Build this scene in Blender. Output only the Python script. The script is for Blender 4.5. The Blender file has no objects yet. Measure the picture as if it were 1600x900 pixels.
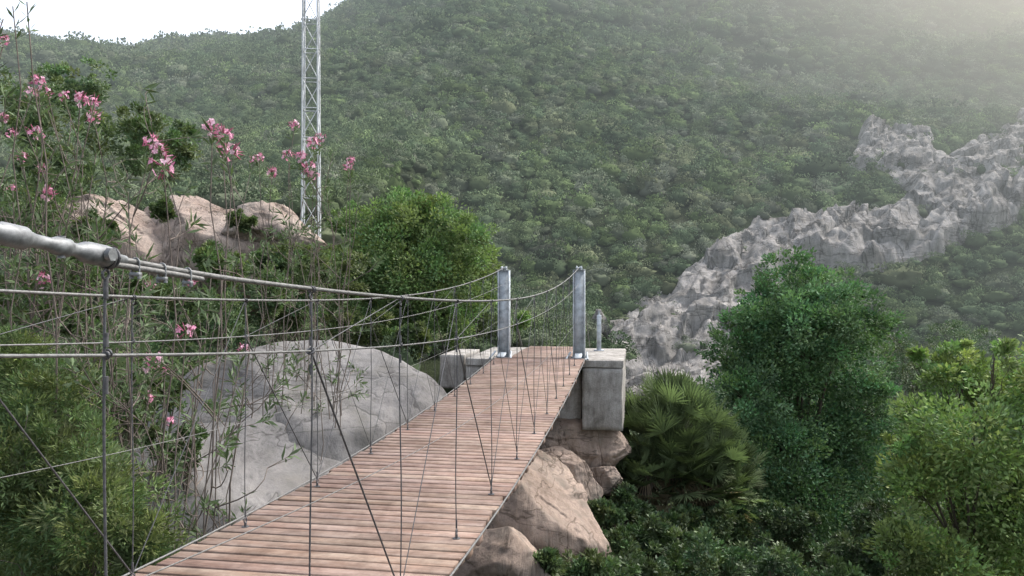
import bpy, math
import numpy as np
from mathutils import Vector
rng = np.random.default_rng(7)
F = 1200.0
scene = bpy.context.scene
scene.view_settings.view_transform = 'Standard'
scene.view_settings.look = 'None'
scene.view_settings.exposure = 0

def P(px, py, d):
    return np.array([(px-800)/F*d, d, (450-py)/F*d])

# ---------------------------------------------------------------- noise
def _hash(i, j, k):
    n = (i*374761393 + j*668265263 + k*2147483647 + 1013) & 0xffffffff
    n = ((n ^ (n >> 13))*1274126177) & 0xffffffff
    n = n ^ (n >> 16)
    return (n & 0xffff)/65535.0
def vnoise(p):
    p = np.asarray(p, float)
    i = np.floor(p).astype(np.int64); f = p-i; f = f*f*(3-2*f)
    r = 0
    for a in (0, 1):
        for b in (0, 1):
            for c in (0, 1):
                w = (f[..., 0] if a else 1-f[..., 0])*(f[..., 1] if b else 1-f[..., 1])*(f[..., 2] if c else 1-f[..., 2])
                r = r + w*_hash(i[..., 0]+a, i[..., 1]+b, i[..., 2]+c)
    return r*2-1
def fbm(p, oct=4):
    p = np.asarray(p, float); s = 0; a = 1
    for o in range(oct):
        s = s+a*vnoise(p+17.3*o); p = p*2.03; a *= .5
    return s
def facet(p, tilt=.6, seed=0):
    p = np.asarray(p, float); i0 = np.floor(p).astype(np.int64)
    best = np.full(p.shape[:-1], 1e9); val = np.zeros(p.shape[:-1])
    for a in (-1, 0, 1):
        for b in (-1, 0, 1):
            for c in (-1, 0, 1):
                i = i0+np.array([a, b, c])
                h = [_hash(i[..., 0]+seed+q*71, i[..., 1]+q*13, i[..., 2]+q*37) for q in range(7)]
                s = np.stack([i[..., 0]+h[0], i[..., 1]+h[1], i[..., 2]+h[2]], -1)
                d = ((p-s)**2).sum(-1)
                v = (h[3]-.5) + tilt*((p[..., 0]-s[..., 0])*(h[4]-.5)+(p[..., 1]-s[..., 1])*(h[5]-.5)+(p[..., 2]-s[..., 2])*(h[6]-.5))*2
                m = d < best
                best = np.where(m, d, best); val = np.where(m, v, val)
    return val
def sst(a, b, x):
    t = np.clip((x-a)/(b-a), 0, 1); return t*t*(3-2*t)

# ---------------------------------------------------------------- terrain
RX = np.array([-600, -200, -160, -146, -132, -122, -116, -108, -96, -80, -68, -56, -30, 0, 60, 600.])
RZ = np.array([84, 84, 83, 81.5, 80, 78.5, 79.5, 81, 82, 82.5, 84.5, 90, 112, 140, 165, 190.])-6.0
def hgt(x, y):
    x = np.asarray(x, float); y = np.asarray(y, float)
    p = np.stack([x/38, y/38, 0*x], -1)
    n1 = fbm(p, 4)
    hill = .53*(y-42) + n1*np.clip((y-30)/60, 0, 1)*4.0
    hill = hill + sst(8, 40, x)*sst(30, 55, y)*2.0
    hill = hill + sst(0, 70, x)*sst(85, 170, y)*22
    ridge = np.interp(x*240/np.maximum(y, 120), RX, RZ)*np.clip(y/240, .5, 1.3) + vnoise(np.stack([x/11, y/60, 0*x], -1))*1.2
    k = 5.0
    hill = -k*np.log(np.exp(-np.clip(hill, -50, 300)/k)+np.exp(-ridge/k))
    hill = hill-.9*np.maximum(y-250, 0)
    base = np.full_like(x, -5.0)
    base = base + .5*vnoise(np.stack([x/5, y/5, 0*x+3], -1))
    wl = sst(-1.5, -6, x-0.0*y)*sst(2., 4., y)
    left = -2.3+.26*np.maximum(y-8, 0)+.35*vnoise(np.stack([x/6, y/6, 0*x+9], -1))
    base = base*(1-wl)+left*wl
    wb = sst(9.6, 10.6, y)*sst(2.6, 1.2, x-.17*(y-10)*.5)*(1-wl)
    base = base*(1-wb)+(-1.25)*wb
    wn = sst(.9, .1, y)
    base = base*(1-wn)+(-1.5)*wn
    kk = 1.2
    a = np.clip(hill, -60, 400); m = np.maximum(a, base)
    r = m+kk*np.log(np.exp((a-m)/kk)+np.exp((base-m)/kk))
    r = np.where(y < 18, base + (r-base)*sst(14, 18, y), r)
    far = sst(430, 600, np.sqrt(x*x+y*y))
    return np.maximum(r, -60)*(1-far)+(-40)*far

def hit(px, py, y0=14., y1=280.):
    ys = np.linspace(y0, y1, 3000)
    xs = (px-800)/F*ys; zs = (450-py)/F*ys
    g = hgt(xs, ys)
    idx = np.where(g >= zs)[0]
    if len(idx) == 0: return None
    i = idx[0]
    return np.array([xs[i], ys[i], g[i]])

def inpoly(px, py, poly):
    r = np.zeros(px.shape, bool); n = len(poly)
    for i in range(n):
        x1, y1 = poly[i]; x2, y2 = poly[(i+1) % n]
        c = ((y1 > py) != (y2 > py)) & (px < (x2-x1)*(py-y1)/(y2-y1+1e-9)+x1)
        r ^= c
    return r
ROCKPOLY = [(925,535),(960,510),(1010,474),(1080,430),(1150,374),(1200,341),(1260,341),(1320,350),(1400,325),(1425,300),(1330,268),(1345,212),(1420,216),(1485,258),(1560,202),(1660,170),(1660,280),(1560,350),(1440,404),(1330,430),(1250,412),(1190,465),(1140,590),(985,660),(925,620)]
PINKPOLY = [(140,310),(240,285),(330,285),(480,305),(500,375),(420,395),(300,350),(280,400),(160,405)]

# ---------------------------------------------------------------- materials
def new_mat(name):
    m = bpy.data.materials.new(name); m.use_nodes = True
    nt = m.node_tree
    for n in list(nt.nodes): nt.nodes.remove(n)
    out = nt.nodes.new('ShaderNodeOutputMaterial')
    return m, nt, out
def N(nt, t, **kw):
    n = nt.nodes.new(t)
    for k, v in kw.items():
        if k == 'op': n.operation = v
        else: setattr(n, k, v)
    return n
def mth(nt, op, a, b=None, c=None):
    n = nt.nodes.new('ShaderNodeMath'); n.operation = op
    for i, v in enumerate((a, b, c)):
        if v is None: continue
        if isinstance(v, (int, float)): n.inputs[i].default_value = v
        else: nt.links.new(v, n.inputs[i])
    return n.outputs[0]
def mixc(nt, f, a, b, typ='MIX'):
    n = nt.nodes.new('ShaderNodeMix'); n.data_type = 'RGBA'; n.blend_type = typ
    for s, v in ((n.inputs[0], f), (n.inputs[6], a), (n.inputs[7], b)):
        if isinstance(v, (int, float)): s.default_value = v
        elif isinstance(v, tuple): s.default_value = v if len(v) == 4 else (*v, 1)
        else: nt.links.new(v, s)
    return n.outputs[2]
def ramp(nt, f, stops):
    n = nt.nodes.new('ShaderNodeValToRGB'); nt.links.new(f, n.inputs[0])
    e = n.color_ramp.elements
    while len(e) < len(stops): e.new(.5)
    for i, (p, c) in enumerate(stops):
        e[i].position = p; e[i].color = (*c, 1) if len(c) == 3 else c
    return n.outputs[0]
def noise(nt, vec, scale, detail=6, rough=.6, dist=0):
    n = nt.nodes.new('ShaderNodeTexNoise'); n.inputs['Scale'].default_value = scale
    n.inputs['Detail'].default_value = detail; n.inputs['Roughness'].default_value = rough
    n.inputs['Distortion'].default_value = dist
    if vec is not None: nt.links.new(vec, n.inputs['Vector'])
    return n.outputs[0]
def mapping(nt, vec, sc, rot=(0,0,0)):
    n = nt.nodes.new('ShaderNodeMapping'); n.inputs['Scale'].default_value = sc; n.inputs['Rotation'].default_value = rot
    nt.links.new(vec, n.inputs['Vector']); return n.outputs[0]
def bump(nt, h, s, d=.02):
    n = nt.nodes.new('ShaderNodeBump'); n.inputs['Strength'].default_value = s; n.inputs['Distance'].default_value = d
    nt.links.new(h, n.inputs['Height']); return n.outputs[0]
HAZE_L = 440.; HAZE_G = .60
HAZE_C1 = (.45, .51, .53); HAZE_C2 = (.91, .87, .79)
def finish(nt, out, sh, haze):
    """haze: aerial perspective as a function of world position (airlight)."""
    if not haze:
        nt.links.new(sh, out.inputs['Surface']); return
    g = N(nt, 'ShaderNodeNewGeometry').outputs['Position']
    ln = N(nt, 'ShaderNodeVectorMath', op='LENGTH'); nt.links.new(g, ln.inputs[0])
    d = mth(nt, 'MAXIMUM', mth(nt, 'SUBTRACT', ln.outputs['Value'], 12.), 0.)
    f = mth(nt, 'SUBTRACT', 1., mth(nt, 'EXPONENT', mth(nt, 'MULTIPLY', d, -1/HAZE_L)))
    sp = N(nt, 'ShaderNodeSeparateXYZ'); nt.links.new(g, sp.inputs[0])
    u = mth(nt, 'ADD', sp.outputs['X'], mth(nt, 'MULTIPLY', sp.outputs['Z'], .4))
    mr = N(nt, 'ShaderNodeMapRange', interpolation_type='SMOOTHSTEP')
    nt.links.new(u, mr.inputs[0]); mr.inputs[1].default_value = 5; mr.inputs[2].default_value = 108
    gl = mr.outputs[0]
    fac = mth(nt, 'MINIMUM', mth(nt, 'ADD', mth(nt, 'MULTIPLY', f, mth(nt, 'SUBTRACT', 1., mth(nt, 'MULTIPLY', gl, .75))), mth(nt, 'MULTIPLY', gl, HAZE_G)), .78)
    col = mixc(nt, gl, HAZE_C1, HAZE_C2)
    em = N(nt, 'ShaderNodeEmission'); nt.links.new(col, em.inputs[0])  # haze and upper-right sunlit glow painted onto the surfaces as emission
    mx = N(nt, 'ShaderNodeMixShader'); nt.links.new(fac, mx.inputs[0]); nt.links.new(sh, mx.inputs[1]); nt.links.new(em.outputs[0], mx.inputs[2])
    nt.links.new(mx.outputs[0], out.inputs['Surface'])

def mat_leaf(name, haze=False, trans=.25, rough=.6, spec=.3, tint=(1.1, 1.25, .75)):
    m, nt, out = new_mat(name)
    at = N(nt, 'ShaderNodeAttribute', attribute_name='Col').outputs['Color']
    if haze:
        b = N(nt, 'ShaderNodeBsdfDiffuse'); nt.links.new(at, b.inputs['Color'])
    else:
        b = N(nt, 'ShaderNodeBsdfPrincipled'); nt.links.new(at, b.inputs['Base Color'])
        b.inputs['Roughness'].default_value = rough; b.inputs['Specular IOR Level'].default_value = spec
    sh = b.outputs[0]
    if trans > 0:
        t = N(nt, 'ShaderNodeBsdfTranslucent')
        nt.links.new(mixc(nt, 1., at, tint, 'MULTIPLY'), t.inputs[0])
        mx = N(nt, 'ShaderNodeMixShader'); mx.inputs[0].default_value = trans
        nt.links.new(sh, mx.inputs[1]); nt.links.new(t.outputs[0], mx.inputs[2]); sh = mx.outputs[0]
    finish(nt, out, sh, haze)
    return m

def mat_rock(name, c1, c2, c3, scale=1., haze=False, bstr=.6, crw=.008, crs=.7):
    m, nt, out = new_mat(name)
    v = N(nt, 'ShaderNodeNewGeometry').outputs['Position']
    big = noise(nt, v, 1.1*scale, 5, .6, .4)
    streak = noise(nt, mapping(nt, v, (3*scale, 1.2*scale, .5*scale), (.3, .5, .2)), 1.6, 8, .7, .6)
    fine = noise(nt, v, 28*scale, 8, .75)
    col = ramp(nt, big, [(.3, c1), (.5, c2), (.72, c3)])
    col = mixc(nt, .6, col, ramp(nt, streak, [(.32, (.35, .34, .33)), (.5, (.9, .9, .9)), (.7, (1.25, 1.2, 1.15))]), 'MULTIPLY')
    col = mixc(nt, .6, col, ramp(nt, fine, [(.3, (.45, .45, .45)), (.6, (1.15, 1.15, 1.15))]), 'MULTIPLY')
    for rt, sc_ in (((.5, -.5, .3), (.35, .6, 1.5)), ((.9, .4, 1.2), (1.1, .5, .4))):
        cr = noise(nt, mapping(nt, v, tuple(q*scale for q in sc_), rt), 1.0, 5, .6, .5)
        line = mth(nt, 'ABSOLUTE', mth(nt, 'SUBTRACT', cr, .5))
        col = mixc(nt, crs, col, ramp(nt, line, [(0., (.20, .19, .18)), (crw, (1, 1, 1))]), 'MULTIPLY')
    lich = noise(nt, v, 3.5*scale, 9, .75)
    col = mixc(nt, ramp(nt, lich, [(.50, (0,0,0)), (.64, (.6,.6,.6))]), col, (.12, .115, .10))
    b = N(nt, 'ShaderNodeBsdfDiffuse'); nt.links.new(col, b.inputs['Color'])
    hh = mth(nt, 'ADD', mth(nt, 'MULTIPLY', streak, 1.2), mth(nt, 'MULTIPLY', fine, .45))
    hh = mth(nt, 'ADD', hh, mth(nt, 'MULTIPLY', mth(nt, 'MINIMUM', line, .02), 14.))
    nt.links.new(bump(nt, hh, bstr, .06/scale), b.inputs['Normal'])
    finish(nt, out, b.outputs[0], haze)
    return m

def mat_concrete():
    m, nt, out = new_mat('concrete')
    v = N(nt, 'ShaderNodeTexCoord').outputs['Object']
    a = noise(nt, v, 4.2, 9, .75, .3); s = noise(nt, mapping(nt, v, (9, 9, 1.6)), 1.3, 8, .7); f = noise(nt, v, 60, 4, .7)
    col = ramp(nt, a, [(.34, (.21, .20, .185)), (.52, (.36, .345, .325)), (.7, (.44, .425, .405))])
    col = mixc(nt, .55, col, ramp(nt, s, [(.38, (.45, .42, .38)), (.58, (1.1, 1.1, 1.08))]), 'MULTIPLY')
    col = mixc(nt, .4, col, ramp(nt, f, [(.3, (.5, .5, .5)), (.6, (1.1, 1.1, 1.1))]), 'MULTIPLY')
    b = N(nt, 'ShaderNodeBsdfDiffuse'); nt.links.new(col, b.inputs['Color'])
    nt.links.new(bump(nt, mth(nt, 'ADD', a, mth(nt, 'MULTIPLY', f, .3)), .6, .02), b.inputs['Normal'])
    finish(nt, out, b.outputs[0], False); return m

def mat_metal(name, c, metallic=.6, rough=.45, haze=False, ns=40):
    m, nt, out = new_mat(name)
    v = N(nt, 'ShaderNodeTexCoord').outputs['Object']
    a = noise(nt, v, ns, 5, .65)
    col = ramp(nt, a, [(.3, tuple(x*.5 for x in c)), (.55, c), (.75, tuple(min(1, x*1.25) for x in c))])
    b = N(nt, 'ShaderNodeBsdfPrincipled'); nt.links.new(col, b.inputs['Base Color'])
    b.inputs['Metallic'].default_value = metallic
    nt.links.new(mth(nt, 'ADD', mth(nt, 'MULTIPLY', a, .3), rough-.15), b.inputs['Roughness'])
    nt.links.new(bump(nt, a, .3, .003), b.inputs['Normal'])
    finish(nt, out, b.outputs[0], haze); return m

def mat_wood():
    m, nt, out = new_mat('weathered_planks')
    v = N(nt, 'ShaderNodeTexCoord').outputs['Object']
    at = N(nt, 'ShaderNodeAttribute', attribute_name='Col').outputs['Color']
    off = N(nt, 'ShaderNodeVectorMath', op='ADD'); nt.links.new(v, off.inputs[0])
    sc = N(nt, 'ShaderNodeVectorMath', op='SCALE'); nt.links.new(at, sc.inputs[0]); sc.inputs[3].default_value = 9.
    nt.links.new(sc.outputs[0], off.inputs[1])
    g = noise(nt, mapping(nt, off.outputs[0], (2.5, 55, 30)), 1.3, 8, .7, .3)
    w = noise(nt, mapping(nt, off.outputs[0], (2.2, 7, 3)), 1.6, 7, .75)
    dirt = noise(nt, v, 3.0, 8, .75)
    scuff = noise(nt, v, 14, 6, .7)
    col = mixc(nt, ramp(nt, g, [(.3, (0,0,0)), (.7, (1,1,1))]), (.135, .083, .062), (.28, .186, .145))
    col = mixc(nt, ramp(nt, w, [(.38, (0,0,0)), (.64, (.75,.75,.75))]), col, (.315, .252, .215))
    col = mixc(nt, 1., col, at, 'MULTIPLY')
    col = mixc(nt, .7, col, ramp(nt, dirt, [(.34, (.48, .43, .40)), (.56, (1.10, 1.09, 1.08))]), 'MULTIPLY')
    col = mixc(nt, .45, col, ramp(nt, scuff, [(.34, (.42, .39, .37)), (.58, (1.1, 1.1, 1.1))]), 'MULTIPLY')
    b = N(nt, 'ShaderNodeBsdfPrincipled'); nt.links.new(col, b.inputs['Base Color']); b.inputs['Roughness'].default_value = .75
    b.inputs['Specular IOR Level'].default_value = .25
    nt.links.new(bump(nt, g, .5, .004), b.inputs['Normal'])
    finish(nt, out, b.outputs[0], False); return m

def mat_bark(name, c):
    m, nt, out = new_mat(name)
    v = N(nt, 'ShaderNodeTexCoord').outputs['Object']
    a = noise(nt, mapping(nt, v, (14, 14, 3)), 2, 6, .7)
    col = ramp(nt, a, [(.3, tuple(x*.45 for x in c)), (.7, tuple(x*1.3 for x in c))])
    b = N(nt, 'ShaderNodeBsdfDiffuse'); nt.links.new(col, b.inputs['Color'])
    nt.links.new(bump(nt, a, .5, .01), b.inputs['Normal'])
    finish(nt, out, b.outputs[0], False); return m

def mat_ground():
    m, nt, out = new_mat('hillside_ground')
    v = N(nt, 'ShaderNodeNewGeometry').outputs['Position']
    a = noise(nt, v, .35, 8, .7); f = noise(nt, v, 3, 8, .75)
    col = ramp(nt, a, [(.3, (.035, .047, .028)), (.58, (.05, .062, .036)), (.8, (.10, .095, .068))])
    col = mixc(nt, .7, col, ramp(nt, f, [(.3, (.4, .4, .4)), (.65, (1.3, 1.25, 1.2))]), 'MULTIPLY')
    b = N(nt, 'ShaderNodeBsdfDiffuse'); nt.links.new(col, b.inputs['Color'])
    nt.links.new(bump(nt, f, .8, .4), b.inputs['Normal'])
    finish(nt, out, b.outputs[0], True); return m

# ---------------------------------------------------------------- mesh helpers
def make_mesh(name, V, Q, col=None, smooth=False):
    V = np.ascontiguousarray(V, np.float32); Q = np.ascontiguousarray(Q, np.int32)
    k = Q.shape[1]
    me = bpy.data.meshes.new(name)
    me.vertices.add(len(V)); me.vertices.foreach_set('co', V.ravel())
    me.loops.add(Q.size); me.loops.foreach_set('vertex_index', Q.ravel())
    me.polygons.add(len(Q)); me.polygons.foreach_set('loop_start', np.arange(0, Q.size, k, dtype=np.int32))
    me.update(calc_edges=True)
    if smooth: me.polygons.foreach_set('use_smooth', np.ones(len(Q), bool))
    if col is not None:
        c = np.ones((len(V), 4), np.float32); c[:, :3] = col
        a = me.color_attributes.new('Col', 'FLOAT_COLOR', 'POINT'); a.data.foreach_set('color', c.ravel())
    return me
def add(name, me, mat=None, parent=None, loc=None, label=None, cat=None, group=None, kind=None, rot=None, scale=None):
    o = bpy.data.objects.new(name, me)
    scene.collection.objects.link(o)
    if me is not None and mat is not None and len(me.materials) == 0: me.materials.append(mat)
    if parent is not None: o.parent = parent
    if loc is not None: o.location = tuple(float(q) for q in loc)
    if rot is not None: o.rotation_euler = rot
    if scale is not None: o.scale = scale
    if label: o['label'] = label
    if cat: o['category'] = cat
    if group: o['group'] = group
    if kind: o['kind'] = kind
    return o

class MB:
    def __init__(s): s.V = []; s.Q = []; s.C = []; s.n = 0
    def put(s, V, Q, c=(1, 1, 1)):
        V = np.asarray(V, float); Q = np.asarray(Q, int)
        s.V.append(V); s.Q.append(Q+s.n); s.C.append(np.broadcast_to(np.asarray(c, float), (len(V), 3))); s.n += len(V)
    def mesh(s, name, smooth=False):
        return make_mesh(name, np.concatenate(s.V), np.concatenate(s.Q), np.concatenate(s.C), smooth)
    def box(s, c, h, R=None, col=(1,1,1), bev=0.0):
        c = np.asarray(c, float); h = np.asarray(h, float)
        if bev <= 0:
            sg = np.array([[x, y, z] for z in (-1, 1) for (x, y) in ((-1,-1),(1,-1),(1,1),(-1,1))], float)
            V = sg*h; Q = [[3,2,1,0],[4,5,6,7],[0,1,5,4],[1,2,6,5],[2,3,7,6],[3,0,4,7]]
        else:
            V = []; 
            for z, ins in ((-h[2], bev), (-h[2]+bev, 0), (h[2]-bev, 0), (h[2], bev)):
                for (x, y) in ((-1,-1),(1,-1),(1,1),(-1,1)): V.append([x*(h[0]-ins), y*(h[1]-ins), z])
            V = np.array(V); Q = [[3,2,1,0],[12,13,14,15]]
            for l in range(3):
                for i in range(4): Q.append([l*4+i, l*4+(i+1)%4, l*4+4+(i+1)%4, l*4+4+i])
        if R is not None: V = V@np.asarray(R).T
        s.put(V+c, Q, col)
    def tube(s, pts, r, k=6, col=(1,1,1), lobes=0, pitch=.05, cap=True):
        pts = np.asarray(pts, float); n = len(pts)
        r = np.broadcast_to(np.asarray(r, float), (n,))
        T = np.gradient(pts, axis=0); T /= np.linalg.norm(T, axis=1)[:, None]+1e-12
        ref = np.array([0, 0, 1.]) if abs(T[0][2]) < .9 else np.array([1., 0, 0])
        A = np.cross(T, ref); A /= np.linalg.norm(A, axis=1)[:, None]+1e-12
        B = np.cross(T, A)
        th = np.linspace(0, 2*np.pi, k, endpoint=False)
        L = np.concatenate([[0], np.cumsum(np.linalg.norm(np.diff(pts, axis=0), axis=1))])
        rr = r[:, None]*np.ones(k)
        if lobes: rr = rr*(1-.24*(np.abs(np.cos((th[None]-L[:, None]/pitch*2*np.pi)*lobes/2)) < .45))
        V = pts[:, None]+rr[..., None]*(np.cos(th)[None, :, None]*A[:, None]+np.sin(th)[None, :, None]*B[:, None])
        V = V.reshape(-1, 3)
        i = np.arange(n-1)[:, None]*k; j = np.arange(k)[None]
        Q = np.stack([i+j, i+(j+1) % k, i+k+(j+1) % k, i+k+j], -1).reshape(-1, 4)
        s.put(V, Q, col)
        if cap and r[0] > 1e-5:
            for e, base in ((0, 0), (n-1, (n-1)*k)):
                ring = V[base:base+k]; c = pts[e]
                VV = np.concatenate([ring, [c]])
                m = k//2*2
                QQ = [[a, (a+1) % k, (a+2) % k, k] for a in range(0, m, 2)]
                s.put(VV, QQ, col)
    def ring(s, c, R, r, ax, n=14, k=6, col=(1,1,1)):
        ax = np.asarray(ax, float); ax /= np.linalg.norm(ax)
        ref = np.array([0, 0, 1.]) if abs(ax[2]) < .9 else np.array([1., 0, 0])
        a = np.cross(ax, ref); a /= np.linalg.norm(a); b = np.cross(ax, a)
        t = np.linspace(0, 2*np.pi, n+1)
        s.tube(np.asarray(c)+R*(np.cos(t)[:, None]*a+np.sin(t)[:, None]*b), r, k, col, cap=False)

def unit(v): return v/(np.linalg.norm(v, axis=-1, keepdims=True)+1e-9)
def leaves(pos, d, L, W, rg, fold=.15):
    n = len(pos); d = unit(d)
    side = unit(np.cross(d, rg.normal(size=(n, 3))))
    up = np.cross(side, d)
    L = np.broadcast_to(L, (n,))[:, None]; W = np.broadcast_to(W, (n,))[:, None]
    mid = pos+d*L*.45
    V = np.stack([pos, mid+side*W*.5+up*W*fold, pos+d*L, mid-side*W*.5+up*W*fold], 1).reshape(-1, 3)
    Q = np.arange(4*n).reshape(n, 4)
    return V, Q
def sph(n, rg):
    return unit(rg.normal(size=(n, 3)))

def cubesphere(n):
    V = []; Q = []; c = 0
    t = np.linspace(-1, 1, n+1)
    for ax in range(3):
        for sg in (-1, 1):
            a, b = np.meshgrid(t, t, indexing='ij')
            p = np.zeros((n+1, n+1, 3)); p[..., ax] = sg; p[..., (ax+1) % 3] = a*sg; p[..., (ax+2) % 3] = b
            V.append(p.reshape(-1, 3)); i, j = np.meshgrid(np.arange(n), np.arange(n), indexing='ij')
            q = np.stack([i*(n+1)+j, (i+1)*(n+1)+j, (i+1)*(n+1)+j+1, i*(n+1)+j+1], -1).reshape(-1, 4)+c
            Q.append(q); c += (n+1)**2
    V = np.concatenate(V); Q = np.concatenate(Q)
    key = np.round(V*1e4).astype(np.int64)
    u, inv = np.unique(key, axis=0, return_inverse=True); inv = inv.ravel()
    return unit(u/1e4), inv[Q]

# ---------------------------------------------------------------- MATERIAL SET
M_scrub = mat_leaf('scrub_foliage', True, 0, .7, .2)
M_leaf = mat_leaf('tree_foliage', False, .25, .6, .2)
M_gloss = mat_leaf('glossy_foliage', False, .15, .5, .3)
M_flower = mat_leaf('oleander_petals', False, .3, .6, .2, (1, 1, 1))
M_bark = mat_bark('bark', (.10, .085, .065))
M_twig = mat_bark('twigs', (.19, .16, .14))
M_rockg = mat_rock('grey_granite', (.15, .144, .142), (.215, .208, .204), (.275, .266, .26), .65, False, .35, .007, .55)
M_rockp = mat_rock('pink_granite', (.25, .195, .165), (.36, .295, .255), (.41, .355, .315), 1.0, False, .7, .010)
M_rockt = mat_rock('tan_granite', (.23, .175, .14), (.35, .28, .235), (.40, .335, .285), .9, False, .5, .008, .6)
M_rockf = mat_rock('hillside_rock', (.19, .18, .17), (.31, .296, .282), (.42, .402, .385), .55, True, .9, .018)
M_conc = mat_concrete()
M_galv = mat_metal('galvanised_steel', (.22, .23, .235), .5, .55, ns=60)
M_cable = mat_metal('steel_cable', (.17, .17, .165), .35, .55, ns=90)
M_wire = mat_metal('dark_wire', (.10, .10, .105), .4, .55, ns=90)
M_post = mat_metal('painted_post', (.42, .46, .49), .1, .55, ns=12)
M_mast = mat_metal('mast_steel', (.56, .58, .59), .1, .5, ns=4)
M_wood = mat_wood()

# ---------------------------------------------------------------- WORLD / LIGHT
w = bpy.data.worlds.new('World'); scene.world = w; w.use_nodes = True
nt = w.node_tree
for n in list(nt.nodes): nt.nodes.remove(n)
sky = nt.nodes.new('ShaderNodeTexSky'); sky.sky_type = 'NISHITA'; sky.sun_disc = False
AZ = 56.; EL = 50.
sky.sun_elevation = math.radians(EL); sky.sun_rotation = math.radians(AZ)
sky.air_density = 1.; sky.dust_density = 4.; sky.ozone_density = .8
hs = nt.nodes.new('ShaderNodeHueSaturation'); hs.inputs['Saturation'].default_value = .45; hs.inputs['Value'].default_value = 2.8
nt.links.new(sky.outputs[0], hs.inputs['Color'])
bg = nt.nodes.new('ShaderNodeBackground'); nt.links.new(hs.outputs[0], bg.inputs[0]); bg.inputs[1].default_value = .15
wo = nt.nodes.new('ShaderNodeOutputWorld'); nt.links.new(bg.outputs[0], wo.inputs[0])
sl = bpy.data.lights.new('sun', 'SUN'); sl.energy = 2.0; sl.angle = math.radians(14); sl.color = (1, .95, .88)
so = bpy.data.objects.new('sun', sl); scene.collection.objects.link(so)
sd = Vector((math.sin(math.radians(AZ))*math.cos(math.radians(EL)), math.cos(math.radians(AZ))*math.cos(math.radians(EL)), math.sin(math.radians(EL))))
so.rotation_euler = sd.to_track_quat('Z', 'Y').to_euler()
so.location = (20, 10, 30)

# ---------------------------------------------------------------- CAMERA
cd = bpy.data.cameras.new('camera'); cam = bpy.data.objects.new('camera', cd); scene.collection.objects.link(cam)
cd.lens = 27; cd.sensor_width = 36; cd.clip_end = 3000; cd.clip_start = .05
cam.location = (0, 0, 0); cam.rotation_euler = (math.pi/2, 0, 0); scene.camera = cam

# ---------------------------------------------------------------- GROUND
t = np.linspace(-1, 1, 330)
gx = np.sinh(t*4.6)/np.sinh(4.6)*620
ty = np.linspace(0, 1, 420)
gy = -30+np.concatenate([np.linspace(0, 30, 20)[:-1], 30+(np.exp(ty[:401]*3.6/ty[400])-1)/(np.exp(3.6)-1)*640])
X, Y = np.meshgrid(gx, gy, indexing='ij')
Z = hgt(X, Y)
Z = Z+fbm(np.stack([X/3, Y/3, 0*X], -1), 3)*.15*np.clip((Y-12)/20, 0, 1)
nx, ny = X.shape
i, j = np.meshgrid(np.arange(nx-1), np.arange(ny-1), indexing='ij')
Q = np.stack([i*ny+j, (i+1)*ny+j, (i+1)*ny+j+1, i*ny+j+1], -1).reshape(-1, 4)
me = make_mesh('ground', np.stack([X, Y, Z], -1).reshape(-1, 3), Q, None, True)
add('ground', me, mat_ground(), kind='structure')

# rocky outcrop: fractured, bedded bedrock breaking through the hillside
ox = np.arange(2, 62, .12); oy = np.arange(22, 84, .12)
X, Y = np.meshgrid(ox, oy, indexing='ij'); Z = hgt(X, Y)
ppx = 800+F*X/Y; ppy = 450-F*Z/Y
wx = fbm(np.stack([X/3, Y/3, 0*X], -1), 3)*16; wy = fbm(np.stack([X/3, Y/3, 0*X+7], -1), 3)*11
rk = inpoly(ppx+wx, ppy+wy, ROCKPOLY).astype(float)
for _ in range(10):
    rk[1:-1, 1:-1] = (rk[1:-1, 1:-1]*2+rk[2:, 1:-1]+rk[:-2, 1:-1]+rk[1:-1, 2:]+rk[1:-1, :-2])/6
ww = fbm(np.stack([X/2.5, Y/2.5, Z/2.5], -1), 3)*.16
ca, sa = math.cos(.9), math.sin(.9)
U = X*ca+Y*sa; Vv = -X*sa+Y*ca
cl_ = lambda q, m=.6: np.clip(q, -m, m)
f1 = cl_(facet(np.stack([U/8.0+ww*.6, Vv/3.6+ww, 0*Z], -1), .7, 3))
f2 = cl_(facet(np.stack([U/3.6+ww, Vv/1.5+ww, 0*Z], -1), .8, 11))
f3 = cl_(facet(np.stack([U/1.6+ww*1.5, Vv/.7+ww, 0*Z], -1), .9, 23))
f4 = cl_(facet(np.stack([U/.7+ww*1.5, Vv/.35+ww, 0*Z], -1), .9, 37))
q1 = Vv/1.9+ww*2.2+.25*f1; saw = (q1-np.floor(q1)); saw = np.where(saw < .82, saw/.82, (1-saw)/.18)
disp = (.55+f1*.85+f2*.72+f3*.38+f4*.13+(saw-.4)*.28+.03*fbm(np.stack([X*2, Y*2, Z*2], -1), 3))
disp = rk*(np.maximum(disp, -.05+.12*f3+.2*f4)+.28)
Zo = Z+np.where(rk > .02, disp*.85, 0)-.5*(1-sst(0., .45, rk))
Yo = Y-np.where(rk > .02, disp*.5, 0)
nx, ny = X.shape
i, j = np.meshgrid(np.arange(nx-1), np.arange(ny-1), indexing='ij')
keep = (rk[:-1, :-1] > .12).ravel()
Q = np.stack([i*ny+j, (i+1)*ny+j, (i+1)*ny+j+1, i*ny+j+1], -1).reshape(-1, 4)[keep]
V = np.stack([X, Yo, Zo], -1).reshape(-1, 3)
us, inv = np.unique(Q, return_inverse=True); V = V[us]; Q = inv.reshape(-1, 4)
add('rocky_outcrop', make_mesh('rocky_outcrop', V, Q, None, False), M_rockf, label='long pale layered rock outcrop breaking through the green hillside', cat='rock outcrop')

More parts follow.
